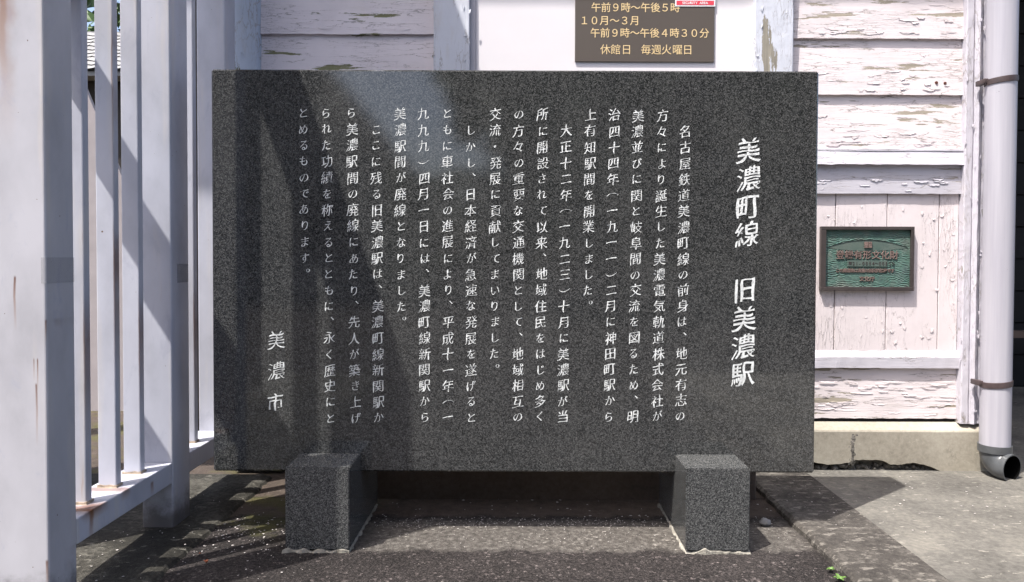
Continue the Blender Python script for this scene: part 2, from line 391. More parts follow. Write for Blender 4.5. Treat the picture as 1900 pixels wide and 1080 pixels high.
# ------------------------------------------------------------------ lettering
_gl = {}
_tc = bpy.data.curves.new("lettering_source", 'FONT'); _to = bpy.data.objects.new("lettering_source", _tc); COL.objects.link(_to)
def glyph(ch, bold=0.0, ext=0.0, brush=False):
    key = (ch, bold, ext, brush)
    if key in _gl: return _gl[key]
    _tc.body = ch; _tc.size = 1; _tc.offset = bold; _tc.extrude = ext; _tc.resolution_u = 3
    dg = bpy.context.evaluated_depsgraph_get(); dg.update()
    me = bpy.data.meshes.new_from_object(_to.evaluated_get(dg))
    bm = bmesh.new(); bm.from_mesh(me); bpy.data.meshes.remove(me)
    bmesh.ops.remove_doubles(bm, verts=bm.verts, dist=1e-5)
    if brush:
        for _ in range(2):
            es = [e for e in bm.edges if e.calc_length() > 0.16]
            if es: bmesh.ops.subdivide_edges(bm, edges=es, cuts=1)
        bm.verts.ensure_lookup_table()
        mv = {}
        for e in bm.edges:
            if len(e.link_faces) != 1: continue
            d = e.verts[1].co - e.verts[0].co
            if d.length < 1e-6: continue
            n = Vector((d.y, -d.x, 0)).normalized()
            if n.dot(e.link_faces[0].calc_center_median() - e.verts[0].co) > 0: n = -n
            for v in e.verts: mv.setdefault(v, []).append(n)
        hs = ord(ch) * 0.137; dense = min(1.0, 90.0 / len(mv)) if mv else 1.0   # crowded characters get finer strokes
        for v, ns in mv.items():
            n = sum(ns, Vector((0, 0, 0)))
            if n.length < 1e-4: continue
            x, y = v.co.x, v.co.y
            corner = 1.0 if n.length < 1.7 else 0.0
            n.normalize()
            amt = 0.008 * abs(n.x) - 0.014 * abs(n.y)
            amt -= 0.008 * (1 - dense); amt += 0.030 * dense * mnoise.noise(Vector((x * 3.1 + hs, y * 3.1, hs)))
            if corner: amt += 0.012 * dense * (1 if n.x > 0 else -1) + 0.02 * dense * mnoise.noise(Vector((x * 9, y * 9, hs)))
            v.co += n * amt
        for v in bm.verts:
            x, y = v.co.x - 0.5, v.co.y - 0.38
            v.co.y += 0.15 * x - 0.06 * x * x + 0.055 * mnoise.noise(Vector((x * 2.3, y * 2.3, hs + 5)))
            v.co.x += 0.055 * mnoise.noise(Vector((x * 2.3 + 9, y * 2.3, hs))) + 0.03 * y - 0.07 * x
    bm.verts.index_update()
    out = ([tuple(v.co) for v in bm.verts], [[v.index for v in f.verts] for f in bm.faces]); bm.free()
    _gl[key] = out
    return out
def lettering(name, items, y, mat, parent, bold=0.0, ext=0.0, brush=False, wide=1.0):
    """items: (char, x, z, size) with x, z the middle of the character's cell on the plane at y, facing the viewer"""
    off = world_of(parent); V = []; Fc = []
    for ch, x, z, s in items:
        vs, fs = glyph(ch, bold, ext, brush); b = len(V)
        for gx, gy, gz in vs:
            V.append((x + (gx - 0.5) * s * wide - off.x, y - gz * s - off.y, z + (gy - 0.38) * s - off.z))
        Fc += [[i + b for i in f] for f in fs]
    me = bpy.data.meshes.new(name); me.from_pydata(V, [], Fc)
    return link(name, me, mat, parent)

# ================================================================== SETTING: ground
bm = bmesh.new()
bmesh.ops.create_grid(bm, x_segments=1, y_segments=1, size=60)
tag(obj("ground", bm, ASPH), kind="structure")

bm = bmesh.new()      # kerb strip, with a worn near edge
xs0 = 0.838; n = 150; y0, y1 = -3.0, 0.60
prev = None
for i in range(n + 1):
    y = y0 + (y1 - y0) * i / n
    e = xs0 + 0.010 * mnoise.noise(Vector((y * 9, 0, 1))) + 0.006 * mnoise.noise(Vector((y * 34, 0, 2)))
    h = 0.024 + 0.002 * mnoise.noise(Vector((y * 7, 3, 0)))
    row = [bm.verts.new(p) for p in ((e - 0.006, y, -0.01), (e - 0.004, y, h * 0.55), (e + 0.006, y, h * 0.92), (e + 0.022, y, h), (1.066, y, h - 0.001), (1.066, y, -0.01))]
    if prev:
        for k in range(5): bm.faces.new((prev[k], prev[k + 1], row[k + 1], row[k]))
    prev = row
tag(obj("kerb", bm, KERB), kind="structure")
tag(obj("pavement", box(1.069, 7.0, -3.0, 2.6, -0.02, 0.021), PAVE), kind="structure")

bm = bmesh.new()      # low concrete base the fence stands in
prev = None
for i in range(n + 1):
    y = -3.0 + 3.55 * i / n
    e = -0.935 + 0.014 * mnoise.noise(Vector((y * 7, 0, 7))) + 0.007 * mnoise.noise(Vector((y * 30, 0, 8)))
    h = 0.016 + 0.004 * mnoise.noise(Vector((y * 6, 1, 7)))
    row = [bm.verts.new(p) for p in ((-1.75, y, h), (e - 0.03, y, h), (e, y, h * 0.5), (e + 0.012, y, -0.005))]
    if prev:
        for k in range(3): bm.faces.new((prev[k], prev[k + 1], row[k + 1], row[k]))
    prev = row
tag(obj("kerb_base", bm, PLINTH), kind="structure")

# ================================================================== STONE MONUMENT
mon = thing("stone_monument", (0, 0.06, 0), "dark polished granite slab engraved with white vertical Japanese text on two block feet", "monument")
SX0, SX1, SZ0, SZ1, ST = -0.922, 0.873, 0.184, 1.378, 0.12
slab = obj("slab", box(SX0, SX1, 0, ST, SZ0, SZ1, bev=0.005, seg=1), GRAN, mon)
cols = ["　名古屋鉄道美濃町線の前身は、地元有志の", "方々により誕生した美濃電気軌道株式会社が", "美濃並びに関と岐阜間の交流を図るため、明",
        "治四十四年︵一九一一︶二月に神田町駅から", "上有知駅間を開業しました。", "　大正十二年︵一九二三︶十月に美濃駅が当",
        "所に開設されて以来、地域住民をはじめ多く", "の方々の重要な交通機関として、地域相互の", "交流・発展に貢献してまいりました。",
        "　しかし、日本経済が急速な発展を遂げると", "ともに車社会の進展により、平成十一年︵一", "九九九︶四月一日には、美濃町線新関駅から",
        "美濃駅間が廃線となりました。", "　ここに残る旧美濃駅は、美濃町線新関駅か", "ら美濃駅間の廃線にあたり、先人が築き上げ",
        "られた功績を称えるとともに、永く歴史にと", "とめるものであります。"]
tops = [1270, 1227, 1182, 1138, 1094, 1050, 1006, 962, 919, 873, 830, 786, 742, 698, 653, 606, 563]
bots = [1265, 1221, 1176, 1132, 1089, 1045, 1003, 961, 918, 875, 832, 789, 746, 702, 659, 613, 569]
def SXp(px): return (px - 970) * 0.0016
def SZp(py): return CZ - (py - 475) * 0.0016
for ci, s in enumerate(cols):
    items = []
    ytop = 213 - 3.5 * ci / 16; ybot = 770 + 6 * ci / 16
    for r, ch in enumerate(s):
        if ch == '　': continue
        f = r / 19; px = tops[ci] + (bots[ci] - tops[ci]) * f; py = ytop + (ybot - ytop) * f
        kana = 'ぁ' <= ch <= 'ん'
        sz = (20.5 if kana else 24.5) * 0.0016
        if ch in '一二三': sz *= 0.95
        if ch in '、。': items.append((ch, SXp(px + 13), SZp(py - 15), 0.0016 * 25)); continue
        if ch == '︵': py -= 8
        if ch == '︶': py += 8
        items.append((ch, SXp(px + R.uniform(-1, 1)), SZp(py + R.uniform(-1, 1)), sz))
    lettering("text_lettering", items, -0.0007, LETTER, slab, 0.0, brush=True)
items = []
for ch, px, py in (('美', 512, 630), ('濃', 512, 688), ('市', 510, 746)):
    items.append((ch, SXp(px), SZp(py), 36 * 0.0016))
lettering("signature_lettering", items, -0.0007, LETTER, slab, 0.0, brush=True)
items = [(c, SXp(x), SZp(y), 49 * 0.0016) for c, x, y in (('美', 1386, 275), ('濃', 1387, 328), ('町', 1386, 379), ('線', 1385, 431),
         ('旧', 1382, 533), ('美', 1381, 587), ('濃', 1380, 640), ('駅', 1380, 690))]
for part in (items[:4], items[4:]): lettering("title_lettering", part, -0.0007, LETTER, slab, 0.010, brush=True)
for (x0, x1) in ((-0.660, -0.481), (0.457, 0.636)):
    bm = bmesh.new()
    yf, yb, zt = -0.153, 0.255, 0.240
    prism(bm, [(yf, 0.008), (yf, zt), (-0.0015, zt), (-0.0015, SZ0 - 0.001), (ST + 0.0015, SZ0 - 0.001), (ST + 0.0015, zt), (yb, zt), (yb, 0.008)], 'x', x0, x1)
    bmesh.ops.bevel(bm, geom=[e for e in bm.edges if abs(e.verts[0].co.z - e.verts[1].co.z) < 1e-6 or abs(e.verts[0].co.y - yf) < 1e-6 and abs(e.verts[1].co.y - yf) < 1e-6],
                    offset=0.0025, segments=2, affect='EDGES')
    ft = obj("foot_block", bm, GRANR, mon)
    bm = bmesh.new(); pv = None; ring = []
    pts = []
    def edge(a, b, m):
        for i in range(m): pts.append((a[0] + (b[0] - a[0]) * i / m, a[1] + (b[1] - a[1]) * i / m))
    edge((x0, yf), (x1, yf), 26); edge((x1, yf), (x1, yb), 40); edge((x1, yb), (x0, yb), 20); edge((x0, yb), (x0, yf), 40)
    cx, cy = (x0 + x1) / 2, (yf + yb) / 2
    ro, ri, rt = [], [], []
    for (px, py) in pts:
        nx = 1 if px >= x1 - 1e-6 else (-1 if px <= x0 + 1e-6 else 0); ny = 1 if py >= yb - 1e-6 else (-1 if py <= yf + 1e-6 else 0)
        k = 0.003 + 0.010 * mnoise.noise(Vector((px * 40, py * 40, 3))) + 0.004 * mnoise.noise(Vector((px * 120, py * 120, 3)))
        h = 0.005 + 0.012 * mnoise.noise(Vector((px * 50, py * 50, 9)))
        ro.append(bm.verts.new((px + nx * k, py + ny * k, -0.004))); rt.append(bm.verts.new((px + nx * k * 0.7, py + ny * k * 0.7, h)))
        ri.append(bm.verts.new((px - nx * 0.006, py - ny * 0.006, h + 0.004)))
    m = len(pts)
    for i in range(m):
        j = (i + 1) % m
        bm.faces.new((ro[i], ro[j], rt[j], rt[i])); bm.faces.new((rt[i], rt[j], ri[j], ri[i]))
    obj("mortar_bed", bm, MORTAR, ft)

# ================================================================== STATION BUILDING
st = thing("station_building", (0.4, 0.65, 0), "old wooden station wall with flaking pale pink boards above a tan concrete base", "building")
YW = 0.65
obj("wall_core", box(-1.10, 1.85, YW, YW + 0.12, 0.15, 3.3), DARKWALL, st)
rows = [1.241, 1.445, 1.657, 1.868, 2.08, 2.29, 2.50, 2.71, 2.92, 3.13]
def siding(name, x0, x1, zs, mat, k, nfl, flx):
    bm = bmesh.new()
    for i in range(len(zs) - 1):
        plank(bm, x0, x1, zs[i], zs[i + 1] + 0.012, YW - 0.006, YW - 0.019, YW, k + i * 3.3, 0.0022)
    for _ in range(nfl):
        z = R.choice(flx); x = R.uniform(x0 + 0.05, x1 - 0.05)
        zz = z[0] + (z[1] - z[0]) * (R.random() ** 1.6)
        f = (zz - z[0]) / (z[1] - z[0])
        flake(bm, x, zz, YW - 0.019 + 0.013 * f, R.uniform(0.015, 0.075), R.uniform(0.004, 0.014), R.uniform(0.0006, 0.003), R.uniform(-0.06, 0.06))
    return obj(name, bm, mat, st)
siding("siding", 1.015, 1.668, rows, SIDING, 1, 95, [(1.26, 1.43), (1.465, 1.64), (1.675, 1.86)])
siding("siding", -0.994, -0.338, [0.19, 0.40, 0.61, 0.82, 1.03] + [r + 0.010 for r in rows], SIDING_L, 50, 45, [(1.46, 1.65), (1.68, 1.86)])
for px_, py_ in ((1733, 150), (1749, 151)):
    bm = bmesh.new(); x_, z_ = XW(px_), ZW(py_)
    cyl(bm, (x_, YW - 0.012, z_), (x_, YW - 0.0195, z_), 0.0065, 0.005, 12)
    obj("rusty_nail", bm, RUSTN, st, True)
# sill, frieze, boarded panel, lower sill and bottom board
bm = bmesh.new(); plank(bm, 1.015, 1.676, 1.181, 1.232, YW - 0.028, YW - 0.036, YW, 11, 0.003)
for v in list(bm.verts): pass
bx(bm, 1.015, 1.676, YW - 0.030, YW + 0.0, 1.2325, 1.2385)
obj("sill", bm, SILL, st)
bm = bmesh.new(); plank(bm, 1.015, 1.664, 1.072, 1.181, YW - 0.016, YW - 0.019, YW, 13, 0.002)
for _ in range(16): flake(bm, R.uniform(1.05, 1.63), R.uniform(1.075, 1.13), YW - 0.0185, R.uniform(0.02, 0.06), R.uniform(0.004, 0.01), 0.003)
obj("frieze_board", bm, FRIEZE, st)
bm = bmesh.new()
edges = [1.015, XW(1552), XW(1648), XW(1745), 1.664]
for i in range(4):
    a, b = edges[i], edges[i + 1]
    bx(bm, a + 0.0016, b - 0.0016, YW - 0.0065 - 0.0008 * (i % 2), YW + 0.001, 0.46, 1.0722, bev=0.0012, seg=1)
for _ in range(70):
    flake(bm, R.uniform(1.16, 1.65), R.uniform(0.49, 1.04), YW - 0.0072, R.uniform(0.005, 0.018), R.uniform(0.005, 0.02), R.uniform(0.001, 0.003), R.uniform(-0.3, 0.3))
obj("board_panel", bm, BOARDV, st)
bm = bmesh.new()
prism(bm, [(YW, 0.408), (YW - 0.022, 0.408), (YW - 0.024, 0.449), (YW - 0.021, 0.4545), (YW - 0.004, 0.476), (YW, 0.476)], 'x', 1.015, 1.70)
bmesh.ops.subdivide_edges(bm, edges=[e for e in bm.edges if abs(e.verts[0].co.x - e.verts[1].co.x) > 0.3], cuts=60)
for v in bm.verts:
    v.co.z += 0.0022 * mnoise.noise(Vector((v.co.x * 30, v.co.y * 50, 4))); v.co.y += 0.0015 * mnoise.noise(Vector((v.co.x * 24, v.co.z * 60, 5)))
obj("sill", bm, SILL, st)
bm = bmesh.new(); plank(bm, 1.015, 1.668, 0.213, 0.409, YW - 0.004, YW - 0.010, YW, 23, 0.004)
for _ in range(60): flake(bm, R.uniform(1.12, 1.64), R.uniform(0.22, 0.36), YW - 0.0085, R.uniform(0.02, 0.09), R.uniform(0.002, 0.006), R.uniform(0.001, 0.003), R.uniform(-0.04, 0.04))
obj("bottom_board", bm, SIDING, st)
# mouldings and pilasters
def moulding(name, prof, z0, z1, mat, k, amp=0.0016, parent=None):
    bm = bmesh.new(); nz = int((z1 - z0) / 0.02); pr = None
    for j in range(nz + 1):
        z = z0 + (z1 - z0) * j / nz
        row = [bm.verts.new((x + amp * mnoise.noise(Vector((x * 60, z * 14, k))), y + amp * mnoise.noise(Vector((x * 60, z * 20, k + 4))), z)) for x, y in prof]
        if pr:
            for i in range(len(prof) - 1): bm.faces.new((pr[i], pr[i + 1], row[i + 1], row[i]))
        pr = row
    for _ in range(int(26 * (z1 - z0))):
        i = R.randrange(1, len(prof) - 2); x, y = prof[i]
        flake(bm, x + R.uniform(-0.01, 0.01), R.uniform(z0, z1), y - 0.001, R.uniform(0.004, 0.012), R.uniform(0.006, 0.025), 0.003)
    return obj(name, bm, mat, parent or st)
cm = [(1.664, YW), (1.664, YW - 0.034), (1.668, YW - 0.038), (1.690, YW - 0.040), (1.697, YW - 0.034), (1.700, YW - 0.040), (1.710, YW - 0.047),
      (1.722, YW - 0.040), (1.726, YW - 0.030), (1.730, YW - 0.033), (1.752, YW - 0.032), (1.80, YW - 0.03), (1.849, YW - 0.03), (1.852, YW + 0.02), (1.852, YW + 0.12)]
moulding("corner_moulding", cm, 0.199, 3.3, MOULD, 2)
moulding("pilaster", [(-0.338, YW), (-0.338, YW - 0.036), (-0.335, YW - 0.040), (-0.29, YW - 0.040), (-0.225, YW - 0.040), (-0.206, YW - 0.040), (-0.203, YW - 0.036), (-0.203, YW)], 0.1, 3.3, PILA, 12, 0.001)
moulding("pilaster", [(0.868, YW), (0.868, YW - 0.036), (0.871, YW - 0.040), (0.90, YW - 0.040), (0.97, YW - 0.040), (1.010, YW - 0.040), (1.014, YW - 0.036), (1.014, YW)], 0.1, 3.3, PILA, 22, 0.001)
moulding("corner_post", [(-1.112, YW + 0.1), (-1.112, YW - 0.04), (-1.109, YW - 0.045), (-1.05, YW - 0.045), (-1.0, YW - 0.045), (-0.996, YW - 0.041), (-0.994, YW)], 0.1, 3.3, CORN, 32, 0.001)
dp = obj("door_panel", box(-0.180, 0.868, YW - 0.010, YW + 0.004, 0.06, 3.0), DOORP, st)
obj("edge_strip", box(-0.202, -0.181, YW - 0.018, YW + 0.003, 0.06, 3.0), DOORG, dp)
# foundation with ragged underside, rubble showing below it
bm = bmesh.new()
YF = 0.602
rag = [(1505, 857), (1523, 859), (1540, 862), (1562, 861), (1580, 858), (1589, 853), (1600, 853), (1640, 853), (1650, 857), (1658, 862), (1680, 861), (1700, 858),
       (1718, 861), (1735, 866), (1750, 873), (1768, 874), (1800, 874), (1850, 875)]
def XF(px): return (px - 970) * 0.00203
def ZF(py): return CZ - (py - 475) * 0.00203
bot = [(-1.10, 0.03), (0.6, 0.03), (1.0, 0.045)] + [(XF(x), ZF(y)) for x, y in rag] + [(1.832, 0.012)]
dense = []
for (xa, za), (xb, zb) in zip(bot, bot[1:]):
    m = max(1, int((xb - xa) / 0.008)) if xa > 0.95 else 8
    for i in range(m):
        x = xa + (xb - xa) * i / m; z = za + (zb - za) * i / m
        dense.append((x, z + (0.003 * mnoise.noise(Vector((x * 60, 0, 5))) if 0.95 < x < 1.60 else 0)))
dense.append(bot[-1])
pr = None
for x, z in dense:
    g = 0.0
    c = max(0.0, (x - 1.815) / 0.016)       # chamfer at the right end
    row = [bm.verts.new(p) for p in ((x, YW + 0.04, z), (x, YF + 0.012, z + 0.001), (x, YF + g, z + 0.004), (x, YF + g, 0.169), (x, YF + 0.003, 0.175), (x, YW - 0.008, 0.199 - 0.012 * c), (x, YW + 0.1, 0.199 - 0.012 * c))]
    if pr:
        for i in range(6): bm.faces.new((pr[i], pr[i + 1], row[i + 1], row[i]))
    pr = row
bm.faces.new(pr)
fd = obj("foundation", bm, FOUND, st)
obj("doorstep", box(-0.50, 0.80, 0.318, 0.601, -0.01, 0.145, bev=0.006), SOILC, st)
bm = bmesh.new()      # broken vertical joint with exposed aggregate
bx(bm, XF(1587) - 0.006, XF(1587) + 0.006, YF - 0.0007, YF + 0.004, 0.04, 0.163, bev=0.003)
for i in range(90):
    z = R.uniform(0.045, 0.160); x = XF(1587) + R.gauss(0, 0.005) + 0.004 * math.sin(z * 90); r = R.uniform(0.002, 0.0055)
    v = bmesh.ops.create_icosphere(bm, subdivisions=1, radius=r)['verts']
    for q in v: q.co = Vector((x + q.co.x * R.uniform(0.8, 1.2), YF + 0.002 + q.co.y * 0.7, z + q.co.z))
obj("broken_joint", bm, RUBBLE, fd, True)
bm = bmesh.new()
bx(bm, -1.1, 1.85, YF + 0.035, YF + 0.06, 0.0, 0.12)
for i in range(120):
    x = R.uniform(0.95, 1.60); r = R.uniform(0.005, 0.015)
    v = bmesh.ops.create_icosphere(bm, subdivisions=2, radius=r)['verts']; k = R.random() * 50
    y = YF + R.uniform(0.016, 0.05); z = 0.018 + R.uniform(0, 0.02)
    for q in v: q.co = Vector((x, y, z)) + q.co * (1 + 0.5 * mnoise.noise(q.co * 60 + Vector((k, 0, 0))))
obj("rubble_footing", bm, RUBBLE, fd)
# porch recess at the right end, eave roof
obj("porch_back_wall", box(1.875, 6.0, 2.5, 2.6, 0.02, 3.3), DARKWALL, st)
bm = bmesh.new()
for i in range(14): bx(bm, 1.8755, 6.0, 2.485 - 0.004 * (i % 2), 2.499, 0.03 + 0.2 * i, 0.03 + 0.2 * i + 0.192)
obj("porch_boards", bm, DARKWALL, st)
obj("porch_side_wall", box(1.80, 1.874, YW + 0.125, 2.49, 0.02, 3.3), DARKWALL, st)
obj("porch_bench_rail", box(1.9, 5.5, 2.2, 2.26, 0.36, 0.40), EAVE, st)
bm = bmesh.new(); prism(bm, [(0.18, 3.32), (3.2, 4.9), (3.2, 5.0), (0.18, 3.42)], 'x', -0.80, 6.2)
obj("roof", bm, SOFF, st)

# side canopy at the left: its eave keeps the upper left of the wall in shade
cn = thing("canopy_roof", (-2.3, 0.7, 0), "pale timber canopy roof over the side yard left of the wall", "canopy")
obj("roof_deck", box(-2.6, -0.86, -0.30, 0.95, 3.40, 3.46), SOFF, cn)
for px, py in ((-2.5, -0.2), (-2.5, 0.88), (-1.4, 0.88)):
    obj("canopy_post", box(px - 0.05, px + 0.05, py - 0.05, py + 0.05, 0, 3.398), EAVE, cn)

# ================================================================== SIGN, STICKER, PLAQUE on the wall
YS = YW - 0.010
sg = thing("hours_sign", (0.458, YS - 0.004, 1.74), "flat brown sign with cream opening hours on the white panel", "sign")
obj("board", box(XW(1065), XW(1322), YS - 0.0065, YS - 0.0005, ZW(113.5), 1.98, bev=0.0008, seg=1), SIGNB, sg)
its = []
def line(s, x0, pitch, y, size):
    for i, ch in enumerate(s):
        if ch != '　': its.append((ch, XW(x0 + pitch * i), ZW(y), size * 0.00205))
line("午前９時～午後５時", 1103.5, 18.2, 14, 18.6); line("１０月～３月", 1082, 18.6, 38, 18.6)
line("午前９時～午後４時３０分", 1102, 18.3, 60.5, 18.6)
lettering("lettering", its, YS - 0.0072, CREAM, sg, 0.007)
its = [(c, XW(x), ZW(91), 19.5 * 0.00205) for c, x in zip("休館日毎週火曜日", (1121, 1140, 1160, 1196, 1215, 1234, 1254, 1273))]
for part in (its[:3], its[3:]): lettering("lettering", part, YS - 0.0072, CREAM, sg, 0.002)
sk = thing("security_sticker", (XW(1286), YS - 0.0075, 1.8), "small white security sticker with a red band on the brown sign's corner", "sticker")
obj("backing", box(XW(1249), XW(1323), YS - 0.0082, YS - 0.0067, ZW(12), ZW(-48)), WHITE, sk)
obj("red_band", box(XW(1251.5), XW(1320.5), YS - 0.0087, YS - 0.0081, ZW(9.6), ZW(1.5)), RED, sk)
its = []
for s, a, b in (("SECURITY", 1262.5, 1289.5), ("AREA", 1294, 1309)):
    pass
def latin(s, xa, xb, py, size, y, mat, par, bold):
    wsum = []
    for ch in s:
        vs, _ = glyph(ch, bold); wsum.append(max(v[0] for v in vs) - min(v[0] for v in vs) + 0.09)
    tot = sum(wsum); k = (xb - xa) / tot; x = xa; out = []
    for ch, wd in zip(s, wsum):
        vs, _ = glyph(ch, bold); mid = (max(v[0] for v in vs) + min(v[0] for v in vs)) / 2
        out.append((ch, XW(x + wd * k / 2) - (mid - 0.5) * size * 0.00205, ZW(py), size * 0.00205)); x += wd * k
    return out
its = latin("SECURITY", 1262, 1290.5, 5.4, 6.6, 0, None, None, 0.015) + latin("AREA", 1294, 1309.5, 5.4, 6.6, 0, None, None, 0.015)
lettering("lettering", its, YS - 0.0091, WHITE, sk, 0.015)

YP = YW - 0.0075
pq = thing("heritage_plaque", (1.308, YP - 0.008, 0.83), "green bronze plaque with raised Japanese letters in a dark frame on the pink boards", "plaque")
px0, px1, pz0, pz1 = XW(1522), XW(1695), ZW(535), ZW(416)
bm = bmesh.new()
t_ = 0.0185
bx(bm, px0, px1, YP - t_, YP - 0.0005, pz1 - 0.0125, pz1, bev=0.0012); bx(bm, px0, px1, YP - t_, YP - 0.0005, pz0, pz0 + 0.0145, bev=0.0012)
bx(bm, px0, px0 + 0.020, YP - t_ + 0.0004, YP - 0.0005, pz0 + 0.0146, pz1 - 0.0126, bev=0.0012); bx(bm, px1 - 0.0125, px1, YP - t_ + 0.0004, YP - 0.0005, pz0 + 0.0146, pz1 - 0.0126, bev=0.0012)
obj("frame", bm, FRAMEB, pq)
YR = YP - 0.0085
rp = obj("relief_panel", box(px0 + 0.018, px1 - 0.011, YR, YP - 0.001, pz0 + 0.013, pz1 - 0.011), PATINA, pq)
def PX(u): return XW(1500 + u / 7.2)
def PZ(v): return ZW(400 + v / 7.2)
bm = bmesh.new()      # arched step above the letters
N = 40; up = []; lip = []
for i in range(N + 1):
    u = 250 + (1330 - 250) * i / N; f = (i / N - 0.5) * 2
    up.append((PX(u), PZ(292 + 100 * f * f))); lip.append((PX(u), PZ(292 + 100 * f * f)))
for i in range(N + 1):
    u = 1330 - (1330 - 250) * i / N; f = (0.5 - i / N) * 2
    up.append((PX(u), PZ(440 - 40 * f * f))); lip.append((PX(u), PZ(292 + 100 * f * f - 26 * (1 - f * f) - 1)))
prism(bm, up, 'y', YR - 0.0006, YR + 0.002)
bl = bmesh.new(); prism(bl, lip, 'y', YR - 0.0024, YR + 0.001); obj("arch_lip", bl, PATINA, rp)
t = NT("plaque_smooth_patina"); SM = t.done(t.ramp(t.noise(t.pos, 18, 4), (0.3, (0.075, 0.115, 0.10)), (0.7, (0.12, 0.15, 0.13))), 0.45, None, 0.5)
obj("arch", bm, SM, rp)
bm = bmesh.new()      # small emblem: three notched bars
for k in range(3):
    z = PZ(330 + 28 * k)
    for sgn in (-1, 1):
        c = PX(795 + sgn * 27)
        prism(bm, [(c - 0.0068, z - 0.0035), (c - 0.0058, z), (c - 0.0068, z + 0.0035), (c + 0.0068, z + 0.0035), (c + 0.006, z), (c + 0.0068, z - 0.0035)], 'y', YR - 0.0055, YR)
obj("emblem", bm, BRONZE, rp)
EXT = 0.06
its = [(c, PX(425 + 120 * i), PZ(492), 122 / 7.2 * 0.00205) for i, c in enumerate("登録有形文化財")]
lettering("lettering", its, YR - 0.0022, BRONZE, rp, 0.010, 0.03)
obj("number_plate", box(PX(522), PX(1052), YR - 0.003, YR + 0.001, PZ(648), PZ(566)), SM, rp)
its = [(c, PX(560 + 44 * i), PZ(606), 62 / 7.2 * 0.00205) for i, c in enumerate("第21-0054～0055号")]
lettering("lettering", [(c, x + (0.25 * s if c in '0123456789-' else 0), z, s * (1.0 if c not in '第～号' else 0.78)) for c, x, z, s in its], YR - 0.0034, FRAMEB, rp, 0.006, 0.03)
its = [(c, PX(395 + 49 * i), PZ(702), 56 / 7.2 * 0.00205) for i, c in enumerate("この建造物は貴重な国民的財産です")]
lettering("lettering", its, YR - 0.001, BRONZE, rp, 0.018, 0.09)
its = [(c, PX(722 + 68 * i), PZ(812), 70 / 7.2 * 0.00205) for i, c in enumerate("文化庁")]
lettering("lettering", its, YR - 0.001, BRONZE, rp, 0.016, 0.08)

# ================================================================== DOWNPIPE
PXc, PYc, PR = 1.754, 0.545, 0.0515
dpz = thing("downpipe", (PXc, PYc, 0.02), "pale lavender grey downpipe with brown clamps and an open dark elbow at its foot", "downpipe")
bm = bmesh.new(); cyl(bm, (PXc, PYc, 0.125), (PXc, PYc, 3.3), PR, n=40)
obj("pipe", bm, PIPE, dpz, True)
for z in (ZW(155) - 0.004, ZW(702) + 0.005):
    bm = bmesh.new(); N = 40
    rr = [[bm.verts.new((PXc + r * math.cos(a), PYc + r * math.sin(a), z + dz + 0.006 * math.cos(a))) for a in [2 * math.pi * i / N for i in range(N)]]
          for r, dz in ((PR + 0.0005, -0.011), (PR + 0.003, -0.010), (PR + 0.0035, 0.0), (PR + 0.003, 0.010), (PR + 0.0005, 0.011))]
    for A, B in zip(rr, rr[1:]):
        for k in range(N): bm.faces.new((A[k], A[(k + 1) % N], B[(k + 1) % N], B[k]))
    bx(bm, PXc - PR - 0.014, PXc - PR + 0.004, PYc - 0.006, PYc + 0.05, z - 0.010, z + 0.009, bev=0.002)
    obj("clamp", bm, CLAMP, dpz, True)
bm = bmesh.new(); cyl(bm, (PXc, PYc, 0.112), (PXc, PYc, 0.139), PR + 0.005, n=40)
obj("collar", bm, DARKPVC, dpz, True)
bm = bmesh.new(); pts = []; rads = []
dirv = Vector((0.40, -0.917, 0)); cen = Vector((PXc, PYc, 0.116))
for i in range(11):
    a = math.radians(74) * i / 10; rad = 0.053
    p = cen + dirv * (rad * (1 - math.cos(a))) + Vector((0, 0, -rad * math.sin(a)))
    pts.append(p); rads.append(PR - 0.0005)
pts.append(pts[-1] + dirv * 0.028 + Vector((0, 0, -0.001))); rads.append(PR - 0.0005)
rg = tube(bm, pts, rads, 36)
bi = bmesh.new(); tube(bi, pts[::-1], [PR - 0.0045] * len(pts), 36)
inn = [[bm.verts.new(v_.co) for v_ in list(bi.verts)[:36]]]
lo_, li_ = rg[-1], inn[0]
for k in range(36): bm.faces.new((lo_[k], lo_[(k + 1) % 36], li_[(-k - 1) % 36], li_[-k % 36]))
elb = obj("elbow", bm, DARKPVC, dpz, True)
obj("bore", bi, DARKIN, elb, True)

# ================================================================== FENCE
fx = -1.04
fn = thing("steel_fence", (-1.09, 0, 0.016), "tall lavender grey steel fence with rust stains left of the stone", "fence")
S1 = m_steel("front_post_paint", 1.0, ((-1.126, 1.56, 0.012, 0.38, 1.0), (-1.122, 1.60, 0.030, 0.55, 0.7), (-1.108, 0.78, 0.004, 0.12, 0.9), (-1.060, 0.60, 0.0022, 0.07, 0.9), (-1.068, 0.60, 0.002, 0.05, 0.7),
                                  (-1.063, 0.545, 0.0035, 0.14, 0.75), (-1.042, 0.685, 0.002, 0.05, 0.8), (-1.044, 0.155, 0.004, 0.08, 0.8)), base=(0.44, 0.435, 0.465))
S2 = m_steel("post_paint", 4.0)
SB = [m_steel("bar_paint", 7.0 + k, ((-1.078, 1.5, 0.003, 0.5, 0.8), (-1.077, 0.95, 0.003, 0.45, 1.0)) if k == 1 else ((-1.077, 0.75, 0.003, 0.4, 0.9),)) for k in range(2)]
WELD = m_simple('rusty_weld_paint', (0.36, 0.29, 0.22), 0.6, 0.4, 60)
SR = m_steel("rail_paint", 12.0, ((-0.430, 0.222, 0.014, 0.10, 1.0), (-0.13, 0.19, 0.012, 0.04, 0.8), (-0.42, 0.2135, 0.07, 0.03, 1.0), (-0.27, 0.2135, 0.03, 0.03, 0.8)), 'y')
